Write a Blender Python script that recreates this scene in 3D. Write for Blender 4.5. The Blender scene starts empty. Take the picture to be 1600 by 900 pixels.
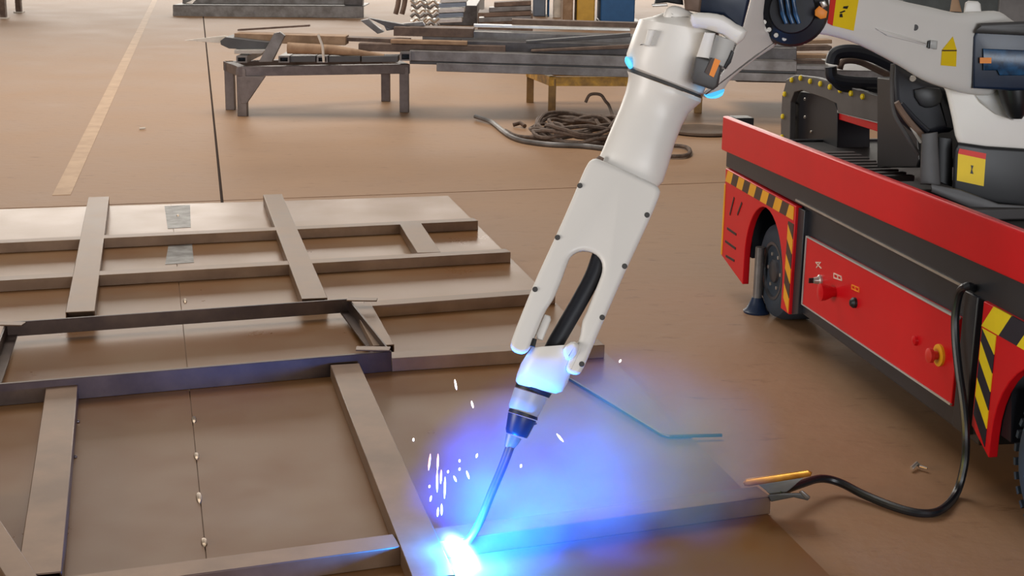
import bpy, bmesh, math, random
from mathutils import Vector, Matrix
random.seed(7)
scene = bpy.context.scene
col = scene.collection
V = Vector

# ------------------------------------------------------------------ camera
F, CAM_H = 2200.0, 1.65
PITCH, ROLL = math.radians(14.3), math.radians(0.8)
FW = V((0, math.cos(PITCH), -math.sin(PITCH)))
UP = V((0, math.sin(PITCH), math.cos(PITCH)))
RT = V((1, 0, 0))
R2 = RT*math.cos(ROLL) + UP*math.sin(ROLL)
U2 = UP*math.cos(ROLL) - RT*math.sin(ROLL)
EYE = V((0, 0, CAM_H))
cam = bpy.data.cameras.new('camera'); cam_o = bpy.data.objects.new('camera', cam); col.objects.link(cam_o)
cam.sensor_width = 36; cam.lens = F/1600*36; cam.clip_end = 200
m = Matrix((R2, U2, -FW)).transposed().to_4x4(); m.translation = EYE
cam_o.matrix_world = m
scene.camera = cam_o

# ------------------------------------------------------------------ light
w = bpy.data.worlds.new('hall_light'); scene.world = w; w.use_nodes = True
bg = w.node_tree.nodes['Background']; bg.inputs[0].default_value = (1.0, 0.93, 0.85, 1); bg.inputs[1].default_value = 0.20

def area(name, loc, target, sx, sy, power, color):
    l = bpy.data.lights.new(name, 'AREA'); l.shape = 'RECTANGLE'; l.size = sx; l.size_y = sy; l.energy = power; l.color = color
    o = bpy.data.objects.new(name, l); col.objects.link(o); o.location = loc
    o.rotation_euler = (V(target)-V(loc)).to_track_quat('-Z', 'Y').to_euler()
    return o
area('gable_window_light', (-4, 42, 4.6), (0, 6, 1), 30, 5.2, 3100, (1.0, 0.93, 0.84))
area('roof_skylight', (-3, 14.5, 10), (-3, 15, 0), 8, 9, 1120, (1.0, 0.95, 0.88))
area('side_fill_light', (-12, -1, 2.6), (1, 5, 1.0), 6, 4, 850, (1.0, 0.95, 0.90))  # added fill from the left for the robot and the cart side
area('rear_fill_light', (5, -12, 2.4), (1, 5, 1.1), 9, 4, 1150, (0.93, 0.96, 1.0))  # added fill behind the camera to brighten the robot's front

vs = scene.view_settings
vs.view_transform = 'Standard'; vs.look = 'None'; vs.exposure = 0.06; vs.gamma = 1.0; vs.use_curve_mapping = False

# ------------------------------------------------------------------ pixel helpers
def ray(x, y): return FW + R2*((x-800)/F) - U2*((y-450)/F)
def G(x, y, z=0.0):
    d = ray(x, y); return EYE + d*((z-CAM_H)/d.z)
def D(x, y, Y):
    d = ray(x, y); return EYE + d*(Y/d.y)
def px2m(px, Y): return px*Y/F*1.03

# ------------------------------------------------------------------ materials
def srgb(c):
    return tuple(((v/255)/12.92 if v/255 <= 0.04045 else ((v/255+0.055)/1.055)**2.4) for v in c) + (1,)
MATS = {}
def mat(name, c, rough=0.5, metal=0.0, var=0.12, scale=8.0, c2=None, bump=0.0, bscale=60.0, emit=None, estr=0, spec=0.5, rvar=0.0, stretch=None):
    m = bpy.data.materials.new(name); m.use_nodes = True
    nt = m.node_tree; N = nt.nodes; L = nt.links; b = N['Principled BSDF']
    b.inputs['Roughness'].default_value = rough; b.inputs['Metallic'].default_value = metal
    b.inputs['Specular IOR Level'].default_value = spec
    a = srgb(c)
    if c2 is None: c2l = tuple(v*(1-var*2) for v in a[:3]) + (1,)
    else: c2l = srgb(c2)
    tc = N.new('ShaderNodeTexCoord'); mp = N.new('ShaderNodeMapping')
    geo = N.new('ShaderNodeNewGeometry')
    L.new(geo.outputs['Position'], mp.inputs[0])
    if stretch: mp.inputs['Scale'].default_value = stretch
    n = N.new('ShaderNodeTexNoise'); n.inputs['Scale'].default_value = scale; n.inputs['Detail'].default_value = 5
    n.inputs['Roughness'].default_value = 0.6
    L.new(mp.outputs[0], n.inputs['Vector'])
    r = N.new('ShaderNodeValToRGB'); r.color_ramp.elements[0].position = 0.35; r.color_ramp.elements[1].position = 0.68
    r.color_ramp.elements[0].color = c2l; r.color_ramp.elements[1].color = a
    L.new(n.outputs['Fac'], r.inputs[0]); L.new(r.outputs[0], b.inputs['Base Color'])
    if rvar:
        mr = N.new('ShaderNodeMapRange'); mr.inputs['To Min'].default_value = rough-rvar; mr.inputs['To Max'].default_value = rough+rvar
        L.new(n.outputs['Fac'], mr.inputs[0]); L.new(mr.outputs[0], b.inputs['Roughness'])
    if bump:
        n2 = N.new('ShaderNodeTexNoise'); n2.inputs['Scale'].default_value = bscale; n2.inputs['Detail'].default_value = 4
        L.new(geo.outputs['Position'], n2.inputs['Vector'])
        bp = N.new('ShaderNodeBump'); bp.inputs['Strength'].default_value = bump; bp.inputs['Distance'].default_value = 0.01
        L.new(n2.outputs['Fac'], bp.inputs['Height']); L.new(bp.outputs[0], b.inputs['Normal'])
    if emit:
        b.inputs['Emission Color'].default_value = emit; b.inputs['Emission Strength'].default_value = estr
    MATS[name] = m
    return m
mat('concrete', (158,121,88), 0.60, 0, c2=(148,111,78), scale=1.1, bump=0.25, bscale=14, rvar=0.1)
cm = MATS['concrete'].node_tree; cN, cL = cm.nodes, cm.links; cb = cN['Principled BSDF']
cg = cN.new('ShaderNodeNewGeometry'); cmp_ = cN.new('ShaderNodeMapping'); cmp_.inputs['Scale'].default_value = (5, 14, 1); cL.new(cg.outputs['Position'], cmp_.inputs[0])
cn_ = cN.new('ShaderNodeTexNoise'); cn_.inputs['Scale'].default_value = 1.0; cn_.inputs['Detail'].default_value = 6; cn_.inputs['Roughness'].default_value = .75; cL.new(cmp_.outputs[0], cn_.inputs['Vector'])
cr = cN.new('ShaderNodeValToRGB'); cr.color_ramp.elements[0].position = .30; cr.color_ramp.elements[0].color = (.66,.60,.55,1); cr.color_ramp.elements[1].position = .42; cr.color_ramp.elements[1].color = (1,1,1,1); cL.new(cn_.outputs['Fac'], cr.inputs[0])
cx_ = cN.new('ShaderNodeMix'); cx_.data_type = 'RGBA'; cx_.blend_type = 'MULTIPLY'; cx_.inputs[0].default_value = 1
src = cb.inputs['Base Color'].links[0].from_socket; cL.new(src, cx_.inputs[6]); cL.new(cr.outputs[0], cx_.inputs[7]); cL.new(cx_.outputs[2], cb.inputs['Base Color'])
mat('joint_dirt', (70,50,38), 0.9)
mat('line_paint', (192,156,120), 0.6, 0, c2=(170,134,100), scale=5)
mat('sheet_steel', (128,94,58), 0.31, 0.05, c2=(124,82,42), spec=.38, scale=2.6, bump=0.05, bscale=6, rvar=0.1)
mat('ground_steel', (150,148,145), 0.5, 0.5, c2=(112,108,104), scale=14)
mat('tube_steel', (124,98,76), 0.40, 0.5, c2=(102,78,58), scale=5, rvar=0.08)
mat('angle_steel', (86,70,60), 0.40, 0.8, c2=(62,50,46), scale=5, rvar=0.08)
mat('weld_bead', (168,148,126), 0.35, 0.8)
mat('robot_white', (226,222,216), 0.38, 0, var=0.02, scale=3)
mat('robot_grey', (176,174,170), 0.4, 0, var=0.05)
mat('seam_dark', (60,58,56), 0.6)
mat('black_plastic', (26,27,30), 0.42, 0, var=0.15)
mat('black_rubber', (16,19,30), 0.5, 0, var=0.15)
mat('navy_plastic', (24,40,66), 0.35, 0, var=0.2)
mat('blue_plastic_and_glint', (36,86,128), 0.3, 0, c2=(22,44,70), scale=30)
mat('dark_grey', (74,72,72), 0.45, 0, var=0.12)
mat('mid_grey', (112,110,110), 0.45, 0, var=0.12)
mat('steel_dark', (96,92,92), 0.45, 0.5, c2=(70,64,62), scale=6)
mat('steel_mid', (132,128,126), 0.42, 0.5, c2=(100,94,90), scale=6)
mat('steel_rust', (120,98,84), 0.6, 0.3, c2=(88,70,60), scale=9)
mat('steel_bright', (206,200,192), 0.3, 0.7, var=0.1)
mat('bench_steel', (124,113,109), 0.5, 0.4, c2=(98,88,84), scale=7)
mat('wood_tan', (166,134,104), 0.7, 0, c2=(140,108,80), scale=10)
mat('paper_white', (226,216,202), 0.6)
mat('cart_red', (206,18,28), 0.34, 0, var=0.04, scale=3, spec=.3)
mat('cart_black', (40,42,48), 0.4, 0, var=0.1)
mat('hazard_yellow', (232,164,22), 0.45, 0, var=0.06)
mat('hazard_yellow_bright', (236,206,20), 0.45, 0, var=0.06)
mat('hazard_brown', (70,48,36), 0.5)
mat('hazard_navy', (30,30,46), 0.45)
mat('label_yellow', (240,204,16), 0.5, 0, var=0.04)
mat('label_red', (214,48,36), 0.5, 0, var=0.04)
mat('label_orange', (244,140,24), 0.5, 0, var=0.04)
mat('label_white', (232,210,190), 0.6)
mat('tyre', (46,56,68), 0.75, 0, var=0.15)
mat('rim', (96,98,104), 0.35, 0.7)
mat('brass', (216,158,66), 0.32, 0.75, c2=(190,130,50), scale=20)
mat('cable_black', (22,24,30), 0.35, 0)
mat('machine_blue', (44,96,148), 0.5, 0, var=0.08)
mat('machine_yellow', (214,166,64), 0.5, 0, var=0.08)
mat('machine_grey', (112,122,138), 0.5, 0, var=0.08)
mat('machine_dark', (74,80,80), 0.6, 0, var=0.15)
mat('rope', (112,92,78), 0.75, 0, c2=(78,64,56), scale=40)
mat('rubber_mat', (104,84,68), 0.75, 0, var=0.12)
mat('gold_steel', (150,112,56), 0.5, 0.2, c2=(120,88,48), scale=9)
mat('yellow_rail', (232,176,60), 0.5, 0, c2=(150,110,50), scale=9)
mat('hot_spark', (255,240,225), 0.5, emit=(1, 0.86, 0.75, 1), estr=5)
mat('glint_cyan', (90,200,250), 0.4, emit=(.1,.55,1,1), estr=.9)  # glowing cyan that imitates arc glints on the elbow
mat('red_spark', (255,170,150), 0.5, emit=(1, 0.55, 0.42, 1), estr=1.3)

# ------------------------------------------------------------------ mesh helpers
class MB:
    def __init__(s): s.v = []; s.f = []
    def add(s, vs_, fs):
        k = len(s.v); s.v += [V(p) for p in vs_]; s.f += [tuple(i+k for i in f) for f in fs]; return s
    def hexa(s, a):   # 8 corners: bottom 4 ccw, top 4 ccw
        return s.add(a, [(0,3,2,1),(4,5,6,7),(0,1,5,4),(1,2,6,5),(2,3,7,6),(3,0,4,7)])
    def box(s, c, sx, sy, sz, X=V((1,0,0)), Y=V((0,1,0)), Z=V((0,0,1))):
        c = V(c); X = V(X); Y = V(Y); Z = V(Z)
        a = [c + X*(i*sx/2) + Y*(j*sy/2) + Z*(k*sz/2) for k in (-1,1) for i,j in ((-1,-1),(1,-1),(1,1),(-1,1))]
        return s.hexa(a)
    def prism(s, pts, off):
        n = len(pts); off = V(off)
        return s.add([V(p) for p in pts] + [V(p)+off for p in pts],
                     [tuple(range(n)), tuple(range(2*n-1, n-1, -1))] + [(i, i+n, (i+1) % n + n, (i+1) % n) for i in range(n)])
    def rings(s, rs, closed=False, cap=True):
        n = len(rs[0]); vv = [p for r in rs for p in r]; ff = []
        for i in range(len(rs) if closed else len(rs)-1):
            j = (i+1) % len(rs)
            for k in range(n):
                ff.append((i*n+k, i*n+(k+1) % n, j*n+(k+1) % n, j*n+k))
        if cap and not closed:
            ff.append(tuple(range(n-1, -1, -1))); ff.append(tuple((len(rs)-1)*n+k for k in range(n)))
        return s.add(vv, ff)
    def tube(s, path, r, n=8, closed=False):
        path = [V(p) for p in path]; rs = []
        rr = r if isinstance(r, (list, tuple)) else [r]*len(path)
        prev = None
        for i, p in enumerate(path):
            a = path[i-1] if (i or closed) else p
            b = path[(i+1) % len(path)] if (i < len(path)-1 or closed) else p
            t = (b-a).normalized()
            if prev is None:
                u = t.cross(V((0,0,1)));
                if u.length < 1e-3: u = t.cross(V((1,0,0)))
            else: u = prev - t*prev.dot(t)
            u.normalize(); prev = u; v = t.cross(u)
            rs.append([p + (u*math.cos(2*math.pi*k/n) + v*math.sin(2*math.pi*k/n))*rr[i] for k in range(n)])
        return s.rings(rs, closed)
    def lathe(s, c, axis, prof, n=24):  # prof [(r, h)] along axis
        axis = V(axis).normalized(); u = axis.orthogonal().normalized(); v = axis.cross(u); c = V(c)
        return s.rings([[c + axis*h + (u*math.cos(2*math.pi*k/n) + v*math.sin(2*math.pi*k/n))*r for k in range(n)] for r, h in prof])
    def build(s, name, material, parent=None, bevel=0, seg=2, angle=35):
        me = bpy.data.meshes.new(name)
        org = V((0,0,0))
        if parent is None:
            xs = [p.x for p in s.v]; ys = [p.y for p in s.v]; zs = [p.z for p in s.v]
            org = V(((min(xs)+max(xs))/2, (min(ys)+max(ys))/2, min(zs)))
        else:
            q = parent
            while q: org += q.location; q = q.parent
        me.from_pydata([tuple(p-org) for p in s.v], [], s.f)
        bm = bmesh.new(); bm.from_mesh(me); bmesh.ops.recalc_face_normals(bm, faces=bm.faces); bm.to_mesh(me); bm.free()
        me.polygons.foreach_set('use_smooth', [True]*len(me.polygons))
        me.set_sharp_from_angle(angle=math.radians(angle))
        me.materials.append(MATS[material])
        o = bpy.data.objects.new(name, me); col.objects.link(o)
        if parent is None: o.location = org
        else: o.parent = parent
        if bevel:
            b = o.modifiers.new('bevel', 'BEVEL'); b.width = bevel; b.segments = seg; b.limit_method = 'ANGLE'; b.angle_limit = math.radians(30); b.harden_normals = False
        return o
def tag(o, label, cat, group=None):
    o['label'] = label; o['category'] = cat
    if group: o['group'] = group
    return o
def thing(name, loc, label, cat, group=None):
    o = bpy.data.objects.new(name, None); col.objects.link(o); o.location = V(loc); o.empty_display_size = 0.05
    return tag(o, label, cat, group)
def struct(o): o['kind'] = 'structure'; return o
def plab(o, label): o['label'] = label; return o

def smooth2(pts, n=4):   # closed Catmull-Rom
    out = []; k = len(pts)
    for i in range(k):
        p0, p1, p2, p3 = (pts[(i+j-1) % k] for j in range(4))
        for a in range(n):
            t = a/n
            out.append(tuple(0.5*((2*p1[c]) + (-p0[c]+p2[c])*t + (2*p0[c]-5*p1[c]+4*p2[c]-p3[c])*t*t + (-p0[c]+3*p1[c]-3*p2[c]+p3[c])*t**3) for c in (0,1)))
    return out
def smooth3(pts, n=6):   # open Catmull-Rom in space
    pts = [V(p) for p in pts]; out = []
    for i in range(len(pts)-1):
        p0 = pts[max(i-1,0)]; p1 = pts[i]; p2 = pts[i+1]; p3 = pts[min(i+2,len(pts)-1)]
        for a in range(n):
            t = a/n
            out.append(0.5*((2*p1) + (-p0+p2)*t + (2*p0-5*p1+4*p2-p3)*t*t + (-p0+3*p1-3*p2+p3)*t**3))
    out.append(pts[-1]); return out
def Yf(Y, x, y): return Y(x, y) if callable(Y) else Y
def pillow(mb, outline, Y, T, r=0.02, k=4, sm=3):
    """rounded slab: an outline in a plane facing the camera side, real thickness T, rounded rim r"""
    pts = smooth2(outline, sm) if sm > 1 else list(outline)
    n = len(pts); A = sum(pts[i][0]*pts[(i+1) % n][1]-pts[(i+1) % n][0]*pts[i][1] for i in range(n))
    sg = 1 if A > 0 else -1
    cx = sum(p[0] for p in pts)/n; cy = sum(p[1] for p in pts)/n
    d = ray(cx, cy).normalized()
    nor = []
    for i in range(n):
        ax, ay = pts[i-1]; bx, by = pts[(i+1) % n]
        tx, ty = bx-ax, by-ay; l = math.hypot(tx, ty) or 1
        nor.append((-ty/l*sg, tx/l*sg))
    rpx = r*F/(Yf(Y, cx, cy)*1.03)
    rs = []
    steps = [(i, 0) for i in range(k+1)] + [(i, 1) for i in range(k, -1, -1)]
    for i, bk in steps:
        ph = math.pi/2*i/k; ins = rpx*(1-math.sin(ph)); dep = r*(1-math.cos(ph)); dep = T-dep if bk else dep
        ring = []
        for p, q in zip(pts, nor):
            x, y = p[0]+q[0]*ins, p[1]+q[1]*ins; ring.append(D(x, y, Yf(Y, x, y)) + d*dep)
        rs.append(ring)
    return mb.rings(rs)
def loft(mb, st, Y, n=28, e=1.0):
    """stations (left pixel, right pixel, half depth in m): elliptical or boxy rings"""
    rs = []
    for (L, R, hd) in st:
        a = D(L[0], L[1], Yf(Y, *L)); b = D(R[0], R[1], Yf(Y, *R)); c = (a+b)/2; w_ = (b-a)/2
        ax = w_.cross(ray((L[0]+R[0])/2, (L[1]+R[1])/2)).normalized(); dd = ax.cross(w_).normalized()
        ring = []
        for k in range(n):
            t = 2*math.pi*k/n; cs, sn = math.cos(t), math.sin(t)
            cs = math.copysign(abs(cs)**e, cs); sn = math.copysign(abs(sn)**e, sn)
            ring.append(c + w_*cs + dd*(sn*hd))
        rs.append(ring)
    return mb.rings(rs)
def plane3(p, q, r):
    n = (q-p).cross(r-p)
    def f(x, y):
        d = ray(x, y); return d.y*((p-EYE).dot(n)/d.dot(n))
    return f
def disc(mb, x, y, Y, r, T, n=20, inner=None):   # short round plug facing the viewer side, proud by T
    d = ray(x, y).normalized(); c = D(x, y, Y)
    return mb.lathe(c - d*T, d, [(r*0.85, 0), (r, T*0.3), (r, T*1.6)], n)

# ------------------------------------------------------------------ floor
fl = struct(MB().box((5, 28, -0.06), 90, 76, 0.06).build('floor', 'joint_dirt'))
j1a, j1b = G(318, 30), G(346, 305)
j2a, j2b = G(0, 326), G(1130, 285)
d1 = (j1a-j1b).normalized(); d2 = (j2b-j2a).normalized()
den = d1.x*d2.y-d1.y*d2.x
tt = ((j2a-j1b).x*d2.y-(j2a-j1b).y*d2.x)/den
X0 = j1b + d1*tt                                   # joint crossing
g = 0.009
for sx, sy in ((-1,-1),(1,-1),(1,1),(-1,1)):
    c0 = X0 + d2*(sx*g) + d1*(sy*g)
    LX, LY = 38, (40 if sy > 0 else 9)
    q = [c0, c0+d2*(sx*LX), c0+d2*(sx*LX)+d1*(sy*LY), c0+d1*(sy*LY)]
    if sx*sy < 0: q.reverse()
    MB().prism([V((p.x, p.y, 0)) for p in q], (0,0,-0.03)).build('concrete_slab', 'concrete', fl)
a, b = G(96, 305), G(242, 0)
dd = (b-a).normalized(); pp = V((dd.y, -dd.x, 0))
b = a + dd*26
MB().prism([a-pp*0.055+V((0,0,.002)), a+pp*0.055+V((0,0,.002)), b+pp*0.055+V((0,0,.002)), b-pp*0.055+V((0,0,.002))], (0,0,-.003)).build('painted_line', 'line_paint', fl)

# ------------------------------------------------------------------ steel sheets under the frame
ZP = 0.008
seamB, seamF = G(267, 319, ZP), G(320, 850, ZP); sd = (seamF-seamB).normalized(); seamF = seamF + sd*1.6
bl, br = G(0, 327, ZP), G(700, 306, ZP); bd = (br-bl).normalized(); bl = bl - bd*1.6
rf = G(1254, 857, ZP); rdn = (rf-br).normalized(); rf = rf + rdn*1.3
lf = seamF - bd*3.6
sb = bl + bd*((seamB-bl).dot(bd))
e = bd*0.0015
sheetL = tag(MB().prism([bl, lf, seamF-e, sb-e], (0,0,-ZP)).build('steel_sheet', 'sheet_steel'), 'brown steel floor sheet left of the tack-welded seam, under the frame', 'steel sheet', 'steel sheets under the frame')
sheetR = tag(MB().prism([sb+e, seamF+e, rf, br], (0,0,-ZP)).build('steel_sheet', 'sheet_steel'), 'brown steel floor sheet right of the tack-welded seam, reaching past the torch', 'steel sheet', 'steel sheets under the frame')
for x, y in ((303,656),(307,713),(311,778),(319,848),(289,470),(283,434),(278,337)):
    p = G(x, y, ZP); L = random.uniform(.03, .05)
    mb = MB(); rs = []
    for i in range(7):
        t = i/6*2-1; r = 0.008*math.sqrt(max(0, 1-t*t))+0.001
        c = p + sd*(t*L); rs.append([c + V((sd.y,-sd.x,0))*(r*math.cos(k*math.pi/4)) + V((0,0,1))*(r*0.8*math.sin(k*math.pi/4)) for k in range(8)])
    mb.rings(rs); mb.build('tack_weld', 'weld_bead', sheetR)
for q in (((257,322),(297,320),(298,355),(262,357)), ((263,384),(300,381),(303,410),(258,413))):
    MB().prism([G(x, y, ZP+.0012) for x, y in q], (0,0,-.0015)).build('bare_patch', 'ground_steel', sheetR)['label'] = 'bare ground grey patch'

# ------------------------------------------------------------------ welded frame
ZT = 0.062
frame = thing('welded_frame', G(300, 500, ZP), 'flat brown steel frame of crossed tubes and an angle-iron box lying on sheets', 'steel frame')
def hollow(p0, p1, w_, h, side, name='tube', m_='tube_steel', wall=0.005, top=None):
    """p0-p1: one top edge; side: horizontal unit vector towards the rest of the width"""
    d = (p1-p0).normalized(); up = V((0,0,1)); side = (side - d*side.dot(d)).normalized()
    def ring(p, i): return [p+side*i-up*i, p+side*(w_-i)-up*i, p+side*(w_-i)-up*(h-i), p+side*i-up*(h-i)]
    mb = MB()
    mb.rings([ring(p0, wall), ring(p0, 0), ring(p1, 0), ring(p1, wall), ring(p1-d*0.08, wall)], cap=False)
    n0 = len(mb.v); mb.f.append(tuple(n0-4+k for k in range(4)))
    mb.rings([ring(p0+d*0.08, wall), ring(p0, wall)], cap=False); mb.f.append(tuple(n0+k for k in range(4)))
    return mb.build(name, m_, frame, bevel=0.003)
back = V((0,1,0)); right = V((1,0,0))
HT = ZT-ZP
def xbar(x0, y0, x1, y1, w_=0.085): hollow(G(x0,y0,ZT), G(x1,y1,ZT), w_, HT, back, 'cross_tube')
xbar(-150, 387, 747, 345); xbar(-150, 447, 798, 394); xbar(575, 478.5, 868, 457); xbar(612, 560, 945, 539)
xbar(-150, 958, 626, 854); xbar(680, 846.5, 1205, 776)
def ybar(l0, r0, l1, r1, z=ZT+.0008):
    a0, a1, b0, b1 = G(*l0, z), G(*l1, z), G(*r0, z), G(*r1, z)
    w_ = ((b0-a0).length+(b1-a1).length)/2
    hollow(a0, a1, min(max(w_*0.97,.08),.12), HT, right, 'long_tube')
ybar((138,308),(169,308),(102,488),(151,488))
ybar((411,304),(443,304),(471,467),(509,463))
ybar((624,349),(658,347),(652,395),(692,392))
ybar((72,604),(126,601),(26,900),(92,900))
ybar((516,570),(562,567),(645,905),(716,905))
hollow(G(-40,752,ZT+.002), G(62,905,ZT+.002), 0.07, HT, -right, 'brace_tube')
# angle-iron box
ZB = 0.088
cBL, cBR, cFR, cFL = G(8,503,ZB), G(546,466,ZB), G(612,549,ZB), G(-30,603,ZB)
def plate_edge(p, q, inner, z0, z1, t=0.007, flange=0.0, name='angle_bar'):
    d = (q-p).normalized(); s_ = (inner-d*inner.dot(d)).normalized(); mb = MB()
    A = V((p.x,p.y,z0)); B = V((q.x,q.y,z0)); h = V((0,0,z1-z0))
    if flange:
        prof = lambda P: [P, P+h, P+h+s_*t, P+V((0,0,t))+s_*t, P+V((0,0,t))+s_*flange, P+s_*flange]
    else: prof = lambda P: [P, P+h, P+h+s_*t, P+s_*t]
    mb.rings([prof(A), prof(B)]); return mb.build(name, 'angle_steel', frame, bevel=0.0015)
plate_edge(cBL, cBR, -back, 0.028, ZB, 0.014)
plate_edge(cFL, cFR, back, ZP, ZB, 0.016)
plate_edge(cBR, cFR, -right, 0.028, ZB-.001, 0.008, 0.045)
plate_edge(cFL, cBL, right, 0.028, ZB-.001, 0.008, 0.045)
ybar((549,474),(586,470),(583,540),(604,536))
for (x, y) in ((566,468),(583,545),(12,506)):
    c = G(x, y, ZB+.003); MB().box(c, 0.13, 0.05, 0.006).build('corner_tab', 'tube_steel', frame, bevel=.002)
for x, y in ((62,627),(163,617),(255,611),(299,607),(402,598),(488,589),(598,579),(627,577),(122,660),(118,715)):
    MB().lathe(G(x,y,ZP), (0,0,1), [(0.002,0),(0.006,0.002),(0.006,0.006),(0.002,0.010)], 8).build('spatter_bead', 'weld_bead', frame)

# ------------------------------------------------------------------ cart
VPc = ray(444, -105); AW = V((VPc.x, VPc.y, 0)).normalized(); IN = V((AW.y, -AW.x, 0))
g0 = G(1182, 492)
def CT(s, d, z): return g0 - AW*s + IN*d + V((0,0,z))
cart = thing('robot_cart', CT(1.2, .5, 0), 'red and black wheeled robot cart with hazard stripes', 'cart')
def sideprism(pts, d, T, name, m_, bevel=0.004, par=None, seg=2):
    return MB().prism([CT(s, d, z) for s, z in pts], IN*T).build(name, m_, par or cart, bevel=bevel, seg=seg)
S0, S1, WID = -0.575, 3.05, 1.0
sideprism([(S0,.652),(S0,.813),(S1,.862),(S1,.722)], -0.02, 0.03, 'upper_rail', 'cart_red', .006)
sideprism([(S0,.652),(S0,.813),(S1,.862),(S1,.722)], WID-.01, 0.03, 'upper_rail', 'cart_red', .006)
MB().hexa([CT(S0,.01,.652),CT(S0,WID-.01,.652),CT(S0+.03,WID-.01,.652),CT(S0+.03,.01,.652),CT(S0,.01,.70),CT(S0,WID-.01,.70),CT(S0+.03,WID-.01,.70),CT(S0+.03,.01,.70)]).build('end_rail', 'cart_black', cart, bevel=.004)
MB().hexa([CT(S0+.1,.01,.76),CT(S0+.1,.10,.76),CT(S0,.10,.76),CT(S0,.01,.76),CT(S0+.1,.01,.815),CT(S0+.1,.10,.815),CT(S0,.10,.815),CT(S0,.01,.815)]).build('end_handle', 'black_plastic', cart, bevel=.004)
sideprism([(S0+.02,.575),(S0+.02,.652),(S1,.722),(S1,.60)], 0.0, WID, 'chassis', 'cart_black', .006)
sideprism([(.44,.14),(.44,.585),(2.03,.60),(2.03,.14)], 0.02, WID-.04, 'body', 'cart_black', .006)
sideprism([(.40,.592),(.40,.600),(1.9,.610),(1.9,.602)], -0.004, 0.01, 'trim_strip', 'steel_bright', 0)
pan = sideprism([(.535,.192),(.535,.472),(1.86,.500),(1.86,.210)], 0.004, 0.03, 'side_panel', 'cart_red', .003)
for z0, z1, nm in ((.470,.4745,'a'), (.190,.1935,'b')):
    sideprism([(.53,z0),(.53,z1),(1.86,z1+.027),(1.86,z0+.024)], 0.0, 0.01, 'panel_edge', 'robot_grey', 0, pan)
sideprism([(.53,.19),(.53,.473),(.535,.473),(.535,.19)], 0.0, 0.01, 'panel_edge', 'robot_grey', 0, pan)
def on_side(x, y, d=0.0):
    r = ray(x, y); P0 = g0 + IN*d; t = (P0-EYE).dot(IN)/r.dot(IN); return EYE + r*t
def sz(x, y):
    q = on_side(x, y); return (-(q-g0).dot(AW), q.z)
OUT = -IN
# key switch, knob, red cone, e-stop, symbols
s, z = sz(1281, 438)
MB().lathe(CT(s,.004,z), OUT, [(.022,0),(.022,.008),(.016,.012),(.012,.03),(.004,.032)], 16).build('key_switch', 'steel_bright', pan)
MB().box(CT(s,-.03,z), .006, .03, .02, AW, IN).build('key', 'black_plastic', pan)
s, z = sz(1303, 456)
MB().lathe(CT(s,.004,z), OUT, [(.02,0),(.02,.01),(.032,.04),(.034,.06),(.01,.066)], 16).build('red_knob', 'cart_red', pan)
s, z = sz(1335, 473)
MB().lathe(CT(s,.004,z), OUT, [(.02,0),(.02,.01),(.012,.02),(.003,.022)], 16).build('socket', 'black_plastic', pan)
s, z = sz(1430, 532)
MB().lathe(CT(s,.004,z), OUT, [(.018,0),(.016,.01),(.004,.014)], 12).build('red_lamp', 'cart_red', pan)
s, z = sz(1467, 555)
es = MB().lathe(CT(s,.004,z), OUT, [(.036,0),(.036,.008),(.026,.010),(.004,.010)], 24).build('emergency_stop', 'hazard_yellow', pan); plab(es, 'round yellow emergency stop switch')
MB().lathe(CT(s,-.006,z), OUT, [(.014,0),(.014,.012),(.024,.018),(.024,.03),(.010,.036)], 20).build('stop_button', 'label_red', es)
def flat_marks(strokes, name, m_, par, d=0.0025, wd=.004, T=.003):
    mb = MB()
    for (x0, y0, x1, y1) in strokes:
        a_, b_ = sz(x0, y0), sz(x1, y1); P, Q = CT(a_[0], d, a_[1]), CT(b_[0], d, b_[1])
        t = (Q-P).normalized(); mb.box((P+Q)/2, (Q-P).length+wd, T, wd, t, IN, t.cross(IN))
    return mb.build(name, m_, par)
flat_marks([(1274,410,1282,419),(1281,410,1275,418),(1275,410,1279,410)], 'panel_symbol', 'label_white', pan)
flat_marks([(1302,427,1313,432),(1302,434,1314,438),(1302,427,1302,434),(1313,432,1314,438),(1308,430,1308,436)], 'panel_symbol', 'label_white', pan)
flat_marks([(1330,445,1341,450),(1330,451,1341,456),(1330,445,1330,451),(1341,450,1341,456),(1335,448,1336,454)], 'panel_symbol', 'label_orange', pan)
# front fender with arch
def fender(c, s_lo, s_hi, z_lo_a, z_lo_b, z_hi, ra, zc, name, cut_lo=None):
    n = 18
    arc = []
    for i in range(n+1):
        t = math.pi - math.pi*i/n; arc.append((c + ra[0]*math.cos(t), zc + ra[1]*math.sin(t)))
    pts = [(s_lo, z_lo_a+.06), (s_lo, z_hi), (s_hi, z_hi), (s_hi, z_lo_b)] + [(c+ra[0], z_lo_b)] + arc[::-1] + [(c-ra[0], z_lo_a)]
    return sideprism(pts, -0.012, 0.03, name, 'cart_red', .003)
ff = fender(0.075, -.515, .43, .095, .12, .575, (.255,.285), .215, 'front_fender')
fr = fender(2.45, 2.03, 2.90, .15, .15, .60, (.30,.30), .215, 'rear_fender')
for c, nm in ((0.075, 'front'), (2.45, 'rear')):
    sideprism([(c-.36,.16),(c-.36,.575),(c+.36,.575),(c+.36,.16)], 0.30, 0.4, 'axle_box', 'black_rubber', .004)
for c in (.075, 2.45):
    sideprism([(c-.32,.24),(c-.32,.575),(c+.36,.575),(c+.36,.16),(c+.1,.16)], .27, .02, 'wheel_well', 'black_rubber', 0)
    sideprism([(c-.36,.22),(c-.36,.575),(c-.30,.575),(c-.24,.22)], .02, .26, 'wheel_well', 'black_rubber', 0)
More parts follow.
